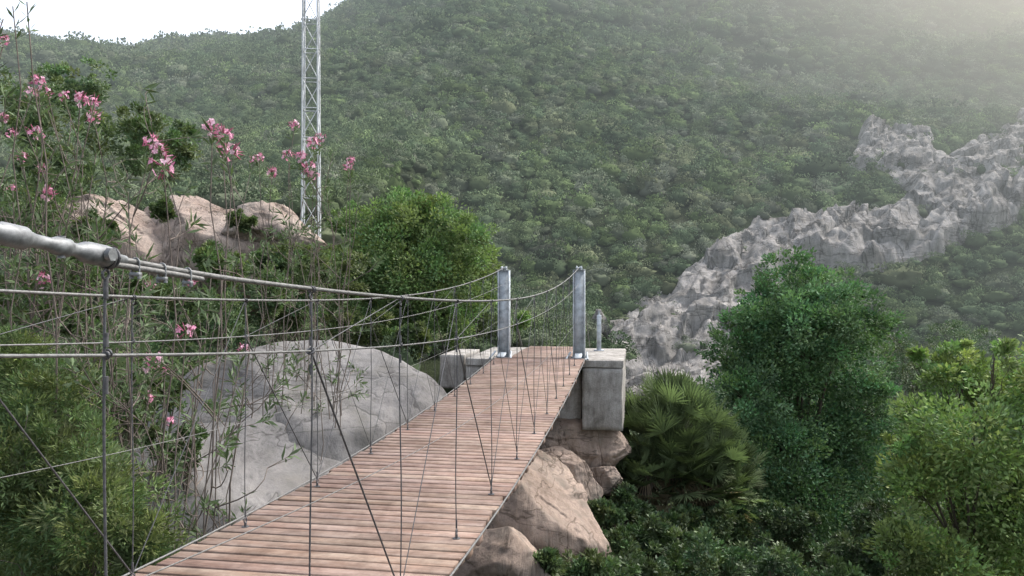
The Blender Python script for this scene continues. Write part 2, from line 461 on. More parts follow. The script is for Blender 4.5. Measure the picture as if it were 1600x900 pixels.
# ---------------------------------------------------------------- SCRUB
def shrub_template(nl, leafL, rg, nlobe=6, core=3):
    V = []; Q = []; S = []; n = 0
    cs, cq = cubesphere(core)
    lob = []
    for k in range(nlobe):
        a = rg.uniform(0, 2*np.pi); r = rg.uniform(.25, .85) if k else 0
        c = np.array([r*math.cos(a), r*math.sin(a), rg.uniform(.1, .7) if k else .5]); R = rg.uniform(.26, .5)
        lob.append((c, R))
    v = cs.copy(); v = v*(.66+.12*rg.normal(size=(len(v), 1)))*[1, 1, .65]+[0, 0, .2]
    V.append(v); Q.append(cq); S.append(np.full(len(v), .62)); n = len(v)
    per = nl//nlobe
    for c, R in lob:
        d = sph(per, rg); d[:, 2] = np.where(d[:, 2] < -.4, -d[:, 2], d[:, 2])
        p = c+d*R*rg.uniform(.8, 1.08, (per, 1))
        lv, lq = leaves(p, d*.9+rg.normal(size=(per, 3))*.5+[0, 0, .25], leafL*rg.uniform(.6, 1.2, per), leafL*rg.uniform(.5, .9, per), rg)
        V.append(lv); Q.append(lq+n); n += len(lv)
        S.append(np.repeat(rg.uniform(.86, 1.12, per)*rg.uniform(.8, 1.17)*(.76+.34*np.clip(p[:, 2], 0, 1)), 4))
    return np.concatenate(V), np.concatenate(Q), np.concatenate(S)

PAL = np.array([(.094,.124,.064),(.086,.117,.066),(.105,.136,.070),(.118,.137,.090),(.076,.104,.060),(.105,.142,.062),(.124,.138,.100),(.125,.141,.082)])*1.44
def scatter(y0, y1, step, x_fn, rg):
    pts = []
    for yv in np.arange(y0, y1, step):
        xw = .76*yv+4
        xs = np.arange(-xw, xw, step)
        pts.append(np.stack([xs+rg.uniform(-.5, .5, len(xs))*step, np.full(len(xs), yv)+rg.uniform(-.5, .5, len(xs))*step], 1))
    return np.concatenate(pts)
def vis_filter(pt, z, size, keep_rock, rg):
    px = 800+F*pt[:, 0]/pt[:, 1]; py = 450-F*(z+.4)/pt[:, 1]
    ok = (px > -90) & (px < 1690) & (py > -120) & (py < 960)
    inr = inpoly(px, py+8, ROCKPOLY) & (pt[:, 1] < 120) & (pt[:, 1] > 20)
    cl = fbm(np.stack([pt[:, 0]/2.6, pt[:, 1]/2.6, 0*z+8], 1), 2)
    ok &= ~(inr & ((cl < .22) | (rg.random(len(pt)) > .75)))
    pk = inpoly(px, py, PINKPOLY) & (pt[:, 1] < 26)
    ok &= ~pk
    return ok, inr
def replicate(tmpl, pts, z, size, cols, rg):
    Vs = []; Qs = []; Cs = []; n = 0
    which = rg.integers(0, len(tmpl), len(pts))
    for k, (tv, tq, ts) in enumerate(tmpl):
        idx = np.where(which == k)[0]
        if not len(idx): continue
        a = rg.uniform(0, 2*np.pi, len(idx)); c, s = np.cos(a), np.sin(a)
        sz = size[idx]; hz = sz*rg.uniform(.75, 1.4, len(idx)); sx = sz*rg.uniform(.8, 1.35, len(idx))
        x = (tv[None, :, 0]*c[:, None]-tv[None, :, 1]*s[:, None])*sx[:, None]+pts[idx, 0][:, None]
        y = (tv[None, :, 0]*s[:, None]+tv[None, :, 1]*c[:, None])*sz[:, None]+pts[idx, 1][:, None]
        zz = tv[None, :, 2]*hz[:, None]+z[idx][:, None]-.08*sz[:, None]
        zz = zz+.35*(tv[None, :, 0]*s[:, None]+tv[None, :, 1]*c[:, None])*sz[:, None]*(pts[idx, 1][:, None] > 45)
        V = np.stack([x, y, zz], -1).reshape(-1, 3)
        Q = (tq[None]+(np.arange(len(idx))*len(tv))[:, None, None]).reshape(-1, 4)
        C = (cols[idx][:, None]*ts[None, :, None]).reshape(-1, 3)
        Vs.append(V); Qs.append(Q+n); Cs.append(C); n += len(V)
    return np.concatenate(Vs), np.concatenate(Qs), np.concatenate(Cs)
def scol(pt, rg):
    patch = fbm(np.stack([pt[:, 0]/14, pt[:, 1]/14, 0*pt[:, 0]+2], 1), 3)
    k = np.clip((patch*2.2+3.5+rg.normal(size=len(pt))*1.9).astype(int), 0, 7)
    return PAL[k]*rg.uniform(.66, 1.27, (len(pt), 1))
bands = [(11.5, 26, .95, (.5, .95), [shrub_template(1200, .08, rng, 10, 5) for _ in range(5)]),
         (26, 48, .92, (.42, 1.0), [shrub_template(440, .105, rng, 8, 4) for _ in range(8)]),
         (48, 90, 1.08, (.5, 1.2), [shrub_template(215, .135, rng, 6, 4) for _ in range(10)]),
         (90, 160, 1.6, (.7, 1.75), [shrub_template(112, .175, rng, 6, 3) for _ in range(10)]),
         (160, 262, 2.5, (1.1, 2.6), [shrub_template(66, .23, rng, 5, 3) for _ in range(8)])]
VV = []; QQ = []; CC = []; nn = 0
for (y0, y1, st, (s0, s1), tm) in bands:
    pt = scatter(y0, y1, st, None, rng)
    z = hgt(pt[:, 0], pt[:, 1])
    size = s0+(s1-s0)*rng.random(len(pt))**1.8
    tree_like = (rng.random(len(pt)) < .05) & (pt[:, 1] > 40)
    size = np.where(tree_like, size*1.6, size)
    ok, inr = vis_filter(pt, z, size, .10, rng)
    if y0 < 20:
        ok &= ~((pt[:, 1] < 14.5) & (pt[:, 0] > -1.6) & (pt[:, 0] < 2.7))
    size = np.where(inr, size*.6, size); z = np.where(inr, z+.55, z)
    if y0 < 20: size = np.where((pt[:, 0] > -4) & (pt[:, 0] < 4), size*.7, size)
    col = scol(pt, rng); col = np.where(tree_like[:, None], col*.82, col)
    pt = pt[ok]; z = z[ok]; size = size[ok]
    V, Q, C = replicate(tm, pt, z, size, col[ok], rng)
    VV.append(V); QQ.append(Q+nn); CC.append(C); nn += len(V)
    print('band', y0, len(pt), len(Q))
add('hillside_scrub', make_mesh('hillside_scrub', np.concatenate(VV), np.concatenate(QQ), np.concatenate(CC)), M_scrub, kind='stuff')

# ---------------------------------------------------------------- ROCKS
CS, CQ = cubesphere(44)
CS8, CQ8 = cubesphere(14)
def rock_mesh(name, seed, dims, ncut=9, rough=.06, cut=(.55, .85), fa=.10, lo=False, planes=()):
    rg = np.random.default_rng(seed)
    v = (CS8 if lo else CS).copy()*1.12; Qx = CQ8 if lo else CQ
    for nrm, dd in [(unit(np.array(p[:3], float)), p[3]) for p in planes]+[(sph(1, rg)[0], rg.uniform(*cut)) for _ in range(ncut)]:
        s = v@nrm; over = np.maximum(s-dd, 0)
        v = v-over[:, None]*nrm*.98
    n0 = unit(v)
    v = v*(1+rough*fbm(v*2.1+seed, 5)[:, None]+rough*.35*np.abs(fbm(v*6+seed*2, 3))[:, None])
    if fa > 0:
        w_ = v+.12*np.stack([fbm(v*1.5+seed, 2), fbm(v*1.5+seed+5, 2), fbm(v*1.5+seed+9, 2)], -1)
        v = v+n0*(facet(w_*1.7+seed, .7, seed)*fa+facet(w_*4.3+seed, .7, seed+5)*fa*.3)[:, None]
    return make_mesh(name, v*np.asarray(dims), Qx, None, (fa <= .05) and not lo)
def rock(seed, loc, dims, mat, label, rot=(0,0,0), **k):
    me = rock_mesh('boulder', seed, dims, **k)
    return add('boulder', me, mat, loc=loc, rot=rot, label=label, cat='rock')
rock(11, P(490, 738, 9.0), (1.72, 1.4, 1.38), M_rockg, 'large smooth rounded grey granite slab with long cracks beside the footbridge', (0, .09, .05), ncut=2, rough=.035, cut=(.95, 1.05), fa=0, planes=[(.05,-.5,1,.92)])
rock(12, P(395, 840, 7.4), (1.35, 1.1, .95), M_rockg, 'smooth grey granite slab below the footbridge', (.1, .22, .2), ncut=2, rough=.035, cut=(.95, 1.05), fa=0, planes=[(.3,-.4,1,.86)])
rock(29, P(470, 780, 8.2), (1.4, 1.1, .98), M_rockg, 'smooth sloping grey granite bedrock next to the deck', (.15, .25, .1), ncut=2, rough=.035, cut=(.95, 1.05), fa=0, planes=[(.2,-.4,1,.9)])
rock(14, P(205, 400, 15.5), (1.5, 1.2, 1.0), M_rockp, 'low warm pinkish granite slab on the scrubby slope', (0, .34, .3), ncut=8, rough=.05, cut=(.65, .9), fa=.05)
rock(15, P(345, 398, 16), (2.1, 1.4, 1.12), M_rockp, 'low warm pinkish granite slope behind oleanders', (0, .16, .05), ncut=7, rough=.05, cut=(.65, .9), fa=.05, planes=[(.15,-.5,1,.75)])
rock(31, P(430, 385, 15.6), (1.15, 1.0, .8), M_rockp, 'low fractured pinkish granite ledge', (0, .22, .3), ncut=8, rough=.06, cut=(.6, .85), fa=.06)
rock(17, P(848, 812, 8.2), (.76, .9, .60), M_rockt, 'flat warm tan rock with broad faces beneath the deck', (.1, .30, .2), ncut=7, rough=.03, cut=(.66, .9), fa=.04, planes=[(.25,-.35,1,.72)])
rock(18, P(775, 885, 7.3), (.8, .8, .5), M_rockt, 'weathered tan rock under the footbridge deck', (0, .1, 2.), ncut=10, rough=.04, fa=.05)
rock(20, P(900, 712, 9.8), (.66, .6, .46), M_rockt, 'fractured bedrock under the concrete abutment', (0, .2, .2), ncut=11, rough=.04, fa=.07)
rock(28, P(940, 745, 9.4), (.24, .3, .20), M_rockt, 'small angular rock below the abutment', (0, .4, 1.2), ncut=12, fa=.08)
rock(30, P(885, 750, 9.0), (.44, .4, .32), M_rockt, 'broken sloping rock below the abutment', (0, .35, .4), ncut=10, rough=.04, fa=.07)
rock(22, P(800, 700, 9.9), (1.1, .7, .7), M_rockt, 'bedrock under the bridge end', (0, .1, .1), ncut=12, fa=.1)
rock(23, P(480, 870, 8.0), (1.5, 1.3, .8), M_rockg, 'grey bedrock sloping into the gorge', (0, .3, .1), ncut=12, fa=.05)
rock(24, P(620, 860, 8.6), (1.4, 1.2, .8), M_rockg, 'grey bedrock sloping below the deck', (0, .3, .3), ncut=12, fa=.05)
tmpl = [rock_mesh('outcrop_rock', 40+k, (1, 1, 1), ncut=9, rough=.06, cut=(.42, .75), fa=.16, lo=True) for k in range(8)]
rg = np.random.default_rng(5)
cnt = 0
while cnt < 14:
    px = rg.uniform(945, 1630); py = rg.uniform(185, 620)
    if not inpoly(np.array([px]), np.array([py]), ROCKPOLY)[0]: continue
    p = hit(px, py, 24., 130.)
    if p is None: continue
    s = (.3+.5*rg.random()**2)*p[1]/45*1.15
    add('outcrop_rock', tmpl[cnt % 8], M_rockf, loc=p+[0, -.1, .25*s], label='pale angular rock block on the hillside outcrop', cat='rock', group='blocks of the hillside outcrop',
        rot=(.35+rg.normal()*.18, -.55+rg.normal()*.18, .4+rg.normal()*.3), scale=(s*rg.uniform(1.3, 2.2), s*rg.uniform(.7, 1.2), s*rg.uniform(.6, 1.)))
    cnt += 1

# ---------------------------------------------------------------- BRIDGE
TH = math.atan(.168)
O = np.array([-1.24, 0, 0])
br = add('suspension_footbridge', None, loc=O, rot=(0, 0, -TH), label='narrow suspension footbridge with wooden plank deck and steel cables', cat='bridge')
def BW(s, t, z=0):
    return O+np.array([math.sin(TH), math.cos(TH), 0])*s+np.array([math.cos(TH), -math.sin(TH), 0])*t+np.array([0, 0, z])
def par(s, m, s0, a, b): return m+np.where(np.asarray(s) < s0, a, b)*(np.asarray(s)-s0)**2
zd = lambda s: np.where(np.asarray(s) > 9.55, -.848, par(s, -1.055, 4.4, .014, .0078))
zh = lambda s: par(s, -.068, 4.6, .0090, .0125)+.05*np.maximum(1.6-np.asarray(s), 0)**2
zm = lambda s: par(s, -.225, 4.4, .0125, .0100)
zl = lambda s: par(s, -.60, 4.4, .016, .0085)
HW = .55; TC = .47; S1 = 9.62
mb = MB(); s = .35; pr = np.random.default_rng(3)
while s < S1+1.62:
    wd = .073+pr.uniform(-.003, .003)
    sl_ = (zd(s+.07)-zd(s))/.07 if s < 9.4 else 0; a = math.atan(float(sl_))+pr.normal()*.009; yaw = pr.normal()*.004
    R = np.array([[math.cos(yaw), -math.sin(yaw), 0], [math.sin(yaw), math.cos(yaw), 0], [0, 0, 1]])@np.array([[1, 0, 0], [0, math.cos(a), -math.sin(a)], [0, math.sin(a), math.cos(a)]])
    g = pr.uniform(.84, 1.12); tint = np.array([1, pr.uniform(.98, 1.03), pr.uniform(.97, 1.04)])*g
    hw = HW if s < S1-.15 else .375
    mb.box([pr.normal()*.007, s+wd/2, float(zd(s+wd/2))-.016], [hw+pr.normal()*.004, wd/2, .017], R, tint, .0025)
    s += wd+.017
add('deck', mb.mesh('deck'), M_wood, parent=br, label='faded pinkish brown plank deck sagging between its ends')
mb = MB()
for t in (-.42, -.1, .1, .42):
    ss = np.linspace(.1, S1-.02, 60); mb.tube(np.stack([0*ss+t, ss, zd(ss)-.048], 1), .011, 6)
add('deck_cable', mb.mesh('deck_cable', True), M_cable, parent=br)
for t in (-HW-.010, HW+.010):
    ss = np.linspace(.1, S1-.05, 300); mb = MB(); mb.tube(np.stack([0*ss+t, ss, zd(ss)+.004], 1), .0045, 8)
    add('edge_cable', mb.mesh('edge_cable', True), M_cable, parent=br)
for t in (-TC, TC):
    ss = np.linspace(1.2 if t > 0 else .35, S1+.02, 1300); mb = MB()
    mb.tube(np.stack([0*ss+t, ss, zh(ss)], 1), .0048, 18, lobes=6, pitch=.06)
    b = np.linspace(0, 1, 40)[:, None]
    mb.tube(np.array([t, S1, float(zh(S1))])*(1-b)+np.array([t*1.05, S1+1.7, -.84])*b, .006, 8)
    add('handrail_cable', mb.mesh('handrail_cable', True), M_cable, parent=br)
    for f, r in ((zm, .0025), (zl, .0013)):
        ss = np.linspace(.35, S1, 200); mb = MB(); mb.tube(np.stack([0*ss+t, ss, f(ss)], 1), r, 8)
        add('rail_wire', mb.mesh('rail_wire', True), M_cable, parent=br)
nodes = [1.19, 1.88, 2.55, 3.3, 4.05, 4.87, 5.65, 6.4, 7.1, 7.75, 8.4, 9.0]
def hanger(t, s, r=.0022, big=False):
    mb = MB(); zt = float(zh(s)); zb = float(zd(s))
    nz = 220 if s < 2.7 else 16
    z = np.linspace(zt-.03, zb+.05, nz); jx = .003*np.sin(z*7+s*5)
    mb.tube(np.stack([t+jx, s+0*z, z], 1), r, 9, lobes=3 if s < 2.7 else 0, pitch=.03)
    R1 = .0150 if big else .0075
    mb.ring([t, s, zt-.002], R1, .0020, [0, 1, .2]); mb.ring([t, s+.009, zt-.002], R1, .0020, [0, 1, -.1])
    mb.tube([[t, s, zt-.03], [t, s, zt-.06]], r*1.6, 8)
    mb.ring([t, s, zt-.018-(.008 if big else 0)], .007, .0020, [1, 0, 0])
    zz = float(zm(s)); mb.ring([t, s, zz], .0050, .0020, [0, 1, 0]); mb.ring([t, s+.006, zz+.003], .0050, .0018, [0.2, 1, .3])
    mb.tube([[t, s, zz+.012], [t, s, zz+.032]], r*1.7, 8)
    mb.tube([[t, s, zz-.03], [t, s, zz-.055]], r*1.6, 8)
    mb.ring([t, s, zb+.03], .011, .003, [1, 0, 0]); mb.tube([[t, s, zb+.045], [t, s, zb+.08]], r*1.8, 8)
    mb.tube([[t, s, zb+.020], [t, s, zb+.004]], .006, 8); mb.tube([[t, s, zb+.004], [t, s, zb+.001]], .016, 12)
    return mb.mesh('hanger', True)
for t in (-TC, TC):
    for s in nodes:
        add('hanger', hanger(t, s, big=(s < 1.3 and t > 0)), M_wire, parent=br)
    for k in (2, 4, 6, 8, 10):
        for dk in (-1, 1):
            s0 = nodes[k]; s1 = nodes[k+dk]
            mb = MB(); a = np.array([t, s0, float(zd(s0))+.04]); zt = float(zm(s1) if dk < 0 else zh(s1)); b = np.array([t, s1, zt])
            u = np.linspace(0, 1, 12)[:, None]
            mb.tube(a*(1-u)+b*u, .0027 if dk < 0 else .0017, 8); mb.ring(b, .009, .0026, b-a)
            add('brace_wire', mb.mesh('brace_wire', True), M_wire, parent=br)
    for k in (5, 7, 9):
        for dk in (-1, 1):
            s0 = nodes[k]; s1 = nodes[k+dk]
            mb = MB(); a = np.array([t, s0, float(zd(s0))+.04]); b = np.array([t, s1, float(zh(s1))])
            u = np.linspace(0, 1, 8)[:, None]; mb.tube(a*(1-u)+b*u, .0016, 6)
            add('brace_wire', mb.mesh('brace_wire', True), M_wire, parent=br)
    for k in (1, 3, 5, 7):
        mb = MB(); s0 = nodes[k]; s1 = nodes[k+1]
        u = np.linspace(0, 1, 8)[:, None]
        mb.tube(np.array([t, s0, float(zm(s0))])*(1-u)+np.array([t, s1, float(zh(s1))])*u, .0013, 6)
        add('brace_wire', mb.mesh('brace_wire', True), M_wire, parent=br)
mb = MB(); t = TC
def hp(s): return np.array([t, s, float(zh(s))])
prof = [(.35, .0115), (.8, .0115), (1.00, .0115), (1.008, .0140), (1.04, .0145), (1.048, .0108), (1.06, .0088), (1.085, .0088), (1.095, .0122), (1.115, .0126), (1.12, .0092), (1.132, .0092), (1.138, .0108), (1.146, .0142), (1.156, .0155), (1.188, .0155), (1.197, .0140), (1.20, .008), (1.23, .007)]
mb.tube([hp(s) for s, r in prof], [r for s, r in prof], 20)
mb.tube([hp(1.172)+[-.022, 0, 0], hp(1.172)+[.022, 0, 0]], .007, 12)
mb.tube([hp(1.172)+[.018, 0, 0], hp(1.172)+[.025, 0, 0]], .0100, 6)
mb.tube([hp(1.105)+[0, 0, -.015], hp(1.105)+[0, 0, .0145]], .005, 8)
add('cable_terminal', mb.mesh('cable_terminal', True), M_galv, parent=br, label='dull galvanised cable terminal with clevis pin')
mb = MB(); ss = np.linspace(1.20, 1.43, 90)
mb.tube(np.stack([t+.003+0*ss, ss, zh(ss)-.0108+.003*np.sin((ss-1.16)*9)], 1), .0046, 12, lobes=6, pitch=.06)
add('cable_tail', mb.mesh('cable_tail', True), M_cable, parent=br)
for s in (1.255, 1.32, 1.39):
    mb = MB(); c = hp(s)
    mb.box(c+[0, 0, -.018], [.0078, .0042, .0032], None, (1,1,1), .001)
    th = np.linspace(0, np.pi, 12)
    pts = [[t-.0064, s, c[2]-.023]]+[[t-.0064*math.cos(q), s, c[2]+.000+.0064*math.sin(q)] for q in th]+[[t+.0064, s, c[2]-.023]]
    mb.tube(pts, .0015, 8)
    for x in (-.0064, .0064): mb.tube([[t+x, s, c[2]-.021], [t+x, s, c[2]-.0245]], .0032, 6)
    add('cable_clip', mb.mesh('cable_clip', True), M_galv, parent=br)
def post(t, s, zb, zt, name='post'):
    mb = MB(); h = (zt-zb)/2; c = (zt+zb)/2
    mb.box([t-.066, s, c], [.007, .05, h], None, (1,1,1), .002); mb.box([t+.066, s, c], [.007, .05, h], None, (1,1,1), .002)
    mb.box([t, s-.03, c], [.0585, .006, h])
    mb.box([t, s, zb+.008], [.092, .11, .008], None, (1,1,1), .002)
    for x in (-.078, .078):
        for y in (-.085, .085): mb.tube([[t+x, s+y, zb+.016], [t+x, s+y, zb+.045]], .010, 6)
    mb.box([t, s, zt+.004], [.074, .052, .004])
    p = add(name, mb.mesh(name), M_post, parent=br, label='light grey galvanised steel channel post')
    mb = MB()
    for x in (-.028, .028): mb.box([t+x, s, zt+.03], [.005, .05, .024], None, (1,1,1), .002)
    mb.tube([[t-.04, s, zt+.03], [t+.04, s, zt+.03]], .012, 10)
    mb.tube([[t-.02, s, zt+.03], [t-.02, s, zt+.03001], [t+.02, s, zt+.03]], .024, 14)
    add('saddle', mb.mesh('saddle'), M_post, parent=p)
zt = float(zh(S1))
for t in (-TC, TC): post(t, S1+.06, -.882, zt-.03)
for t in (-TC, TC): post(t, .22, -.93, .1)
for t in (-TC, TC):
    mb = MB(); mb.box([t, S1-.10, -.825], [.045, .08, .010], np.array([[1,0,0],[0,.97,-.25],[0,.25,.97]]), (1,1,1), .003)
    mb.tube([[t-.10, S1+.0, -.79], [t-.14, S1-.16, -.86]], .012, 8); mb.tube([[t+.10, S1, -.79], [t+.12, S1-.16, -.86]], .012, 8)
    add('anchor_plate', mb.mesh('anchor_plate'), M_post, parent=br)

def abut(boxes, label, name='concrete_abutment'):
    """cast blocks with subdivided, slightly worn faces"""
    mb = MB()
    n = 14; cv, cq = cubesphere(n)
    for c, h in boxes:
        m_ = np.abs(cv).max(1, keepdims=True); v = np.clip(cv/m_, -1, 1)
        h = np.asarray(h); p = v*h
        wear = .010*fbm((p+np.asarray(c))*4.0, 4)
        edge = (np.sort(np.abs(v), 1)[:, 1] > .93)
        p = p*(1-(edge*.008)[:, None])+v*wear[:, None]*[1, 1, .15]
        mb.put(p+np.asarray(c), cq)
    return add(name, mb.mesh(name), M_conc, loc=O, rot=(0, 0, -TH), label=label, cat='bridge abutment')
zp = -.883
abut([([.0225, S1+.95, zp-.045], [.985, .955, .045]), ([.755, S1+.95, zp-.096-.38], [.245, .953, .38]), ([-.64, S1+.9, zp-.096-.45], [.32, .88, .45]),([.08, S1+.85, zp-.096-.45], [.41, .7, .45])], 'pale weathered concrete abutment carrying two steel posts')
abut([([-1.17, S1+.65, zp-.19], [.16, .5, .215])], 'low concrete block next to the bridge abutment', 'concrete_block')
abut([([.0, -.6, -1.25], [.9, .93, .29])], 'near concrete abutment of the footbridge')
mb = MB(); hh = .50; mb.box([0, 0, hh/2], [.030, .030, hh/2], None, (1,1,1), .004); mb.box([0, 0, .005], [.07, .07, .005]); mb.tube([[0, 0, hh], [0, 0, hh+.06]], .015, 8)
add('anchor_post', mb.mesh('anchor_post'), M_post, loc=BW(S1+1.45, .64, zp+.003), rot=(0, 0, -TH), label='short grey steel anchor post on the concrete platform', cat='post')

# ---------------------------------------------------------------- MAST
D = 21.; bx, by = (486-800)/F*D, D; bz = float(hgt(bx, by))
H = 13.; mb = MB()
def mw(z): return .225-.0045*z
for sx in (-1, 1):
    for sy in (-1, 1):
        mb.tube([[sx*mw(0), sy*mw(0), -.6], [sx*mw(H), sy*mw(H), H]], .026, 6)
st = .80; k = 0; z = .1
while z < H-st:
    a = mw(z); b = mw(z+st)
    for (c0, c1) in (((-1,-1),(1,-1)),((1,-1),(1,1)),((1,1),(-1,1)),((-1,1),(-1,-1))):
        mb.tube([[c0[0]*a, c0[1]*a, z], [c1[0]*a, c1[1]*a, z]], .016, 5)
        if k % 2: c0, c1 = c1, c0
        mb.tube([[c0[0]*a, c0[1]*a, z+.02], [c1[0]*b, c1[1]*b, z+st-.02]], .0135, 5)
    z += st; k += 1
mast = add('lattice_mast', mb.mesh('lattice_mast'), M_mast, loc=(bx, by, bz), rot=(0, 0, .12), label='tall slender pale grey steel lattice mast rising from the scrub', cat='mast')
mb = MB(); mb.box([0, 0, -.2], [.45, .45, .3], None, (1,1,1), .02)
add('footing', mb.mesh('footing'), M_conc, parent=mast)

# ---------------------------------------------------------------- TREES
def clump_crown(lobes, nclump, nleaf, L, W, col, rg, upb=.3, spread=.30, jit=.2):
    V = []; Q = []; C = []; n = 0
    tot = sum(r*r for c, r in lobes)
    for c, r in lobes:
        m = max(6, int(nclump*r*r/tot))
        d = sph(m, rg); rad = rg.uniform(.45, 1.05, (m, 1))
        cc = c+d*rad*r
        for q in range(m):
            k = int(nleaf*rg.uniform(.6, 1.4))
            cr = r*spread*rg.uniform(.6, 1.3)
            o = sph(k, rg)*rg.uniform(.15, 1, (k, 1))**.6*cr*[1, 1, .75]
            p = cc[q]+o
            dr = unit(o)*.8+d[q]*.4+rg.normal(size=(k, 3))*.45+[0, 0, upb]
            lv, lq = leaves(p, dr, L*rg.uniform(.6, 1.25, k), W*rg.uniform(.7, 1.2, k), rg)
            cs = np.asarray(col)*rg.uniform(1-jit*1.5, 1+jit*1.8)*np.array([rg.uniform(.82, 1.18), 1, rg.uniform(.8, 1.15)])
            lc = cs*(1+jit*rg.normal(size=(k, 1)))
            V.append(lv); Q.append(lq+n); C.append(np.repeat(np.clip(lc, .005, 1), 4, 0)); n += len(lv)
    return make_mesh('crown', np.concatenate(V), np.concatenate(Q), np.concatenate(C))
def limb(a, b, rg, n=8, wob=.08):
    u = np.linspace(0, 1, n)[:, None]; L = np.linalg.norm(b-a)
    p = a*(1-u)+b*u; p[:, 2] += (np.sin(u*np.pi)*L*.06).ravel()
    p[1:-1] += rg.normal(size=(n-2, 3))*wob*L/n
    return p
def tree(name, base, lobes, nclump, nleaf, L, W, col, label, cat, rg, tr=.12, mat=None, fk=.45, **kw):
    base = np.asarray(base, float)
    mb = MB()
    cen = np.mean([c for c, r in lobes], 0)
    fork = base*(1-fk)+cen*fk; fork[1] += .3*tr/.12
    mb.tube(limb(base-[0, 0, .3], fork, rg), np.linspace(tr, tr*.6, 8), 10)
    for c, r in lobes:
        mb.tube(limb(fork, c+[0, r*.4, 0], rg), np.linspace(tr*.34, tr*.10, 8), 7)
        for _ in range(5):
            e = c+sph(1, rg)[0]*r*.7
            mb.tube(limb(c*.8+fork*.2, e, rg, 6), np.linspace(tr*.10, tr*.03, 6), 5)
    tm = mb.mesh('trunk', True)
    co = np.empty(len(tm.vertices)*3, np.float32); tm.vertices.foreach_get('co', co); co = co.reshape(-1, 3)-base.astype(np.float32); tm.vertices.foreach_set('co', co.ravel())
    cm = clump_crown([(c-base, r) for c, r in lobes], nclump, nleaf, L, W, col, rg, **kw)
    top = add(name, None, loc=base, label=label, cat=cat)
    add('trunk', tm, M_bark, parent=top); add('crown', cm, mat or M_leaf, parent=top)
    return top
def lob(lst, d, rg, dj=.5):
    return [(P(x, y, d+rg.uniform(-dj, dj)), r/F*d) for x, y, r in lst]
rg = np.random.default_rng(21)
def gb(px, d): 
    x = (px-800)/F*d; return np.array([x, d, float(hgt(x, d))])
tree('evergreen_tree', gb(1260, 13.2), lob([(1235,445,52),(1180,485,55),(1285,470,58),(1335,505,52),(1225,545,88),(1310,570,80),(1145,555,48),(1158,620,62),(1250,650,98),(1350,640,58),(1200,720,80),(1300,740,80),(1355,730,50),(1240,800,80),(1340,820,70),(1280,700,70),(1265,520,70)], 13.2, rg, .7), 1150, 84, .072, .038, (.105,.185,.09), 'compact rounded cool green evergreen tree growing in the gorge', 'tree', rg, .10)
tree('evergreen_tree', gb(1540, 8.6), lob([(1478,580,40),(1535,598,45),(1590,630,62),(1450,660,48),(1525,690,70),(1640,690,95),(1432,750,48),(1500,790,78),(1600,810,90),(1412,850,46),(1470,890,66),(1560,910,78),(1650,590,60),(1580,740,62),(1436,560,20),(1412,690,22),(1500,545,22),(1560,560,24),(1468,720,40)], 8.6, rg, .75), 760, 72, .068, .032, (.185,.26,.095), 'lighter yellowish green loose layered leafy tree rising from the gorge', 'tree', rg, .06, spread=.42)
tree('evergreen_tree', gb(640, 15.5), lob([(630,345,45),(675,355,52),(590,375,52),(720,385,48),(640,405,80),(565,420,55),(530,465,48),(690,430,70),(610,470,70),(745,410,34),(545,345,30),(700,490,55),(755,455,32),(650,330,30)], 14.8, rg, .7), 760, 90, .07, .036, (.15,.22,.09), 'rounded soft light green leafy tree beyond the bridge', 'tree', rg, .10)
tree('evergreen_tree', gb(740, 17.5), lob([(720,480,50),(680,520,50),(760,520,40),(640,530,45)], 17., rg, .7), 130, 60, .09, .05, (.07,.10,.05), 'dark shrub behind the bridge platform', 'tree', rg, .08)
def shrub(px, py, d, r, col, label, n=60, nl=60, L=.06, W=.03, k=5, mat=None, name='shrub', base=None):
    lb = [(px+rg.uniform(-.75, .75)*r, py+rg.uniform(-.4, .5)*r, r*rg.uniform(.35, .65)) for _ in range(k)]
    return tree(name, gb(px, d) if base is None else base, lob(lb, d, rg, .3 if r > 20 else .05), n, nl, L, W, col, label, 'shrub', rg, .03 if r > 20 else .006, mat)
for (px, py, d, r, c) in [(1000,880,7.6,70,(.08,.12,.058)),(1090,870,8.2,75,(.09,.14,.062)),(1170,880,7.8,80,(.08,.125,.058)),(1250,890,8.2,80,(.095,.145,.063)),(1330,880,8.6,70,(.08,.12,.058)),(910,900,7.2,50,(.10,.14,.063)),(1350,820,10.,60,(.07,.105,.05)),(1230,830,10.5,60,(.07,.105,.05)),(1120,850,11.,50,(.065,.10,.048)),(1430,540,22,60,(.09,.13,.065)),(1500,520,24,60,(.10,.145,.075)),(1420,600,16,60,(.07,.10,.052)),(1430,680,14,60,(.06,.09,.047)),(990,840,8.8,48,(.085,.125,.058)),(940,855,8.0,46,(.09,.135,.062)),(1050,820,9.6,45,(.075,.11,.052)),(1130,820,9.8,45,(.075,.115,.052)),(985,790,9.4,34,(.075,.11,.052)),(945,800,8.6,24,(.085,.125,.058)),(840,885,6.9,30,(.10,.14,.062))]:
    shrub(px, py, d, r, c, 'dark green shrub with small glossy leaves in the gorge', 85, 60, .06, .028, mat=M_gloss)
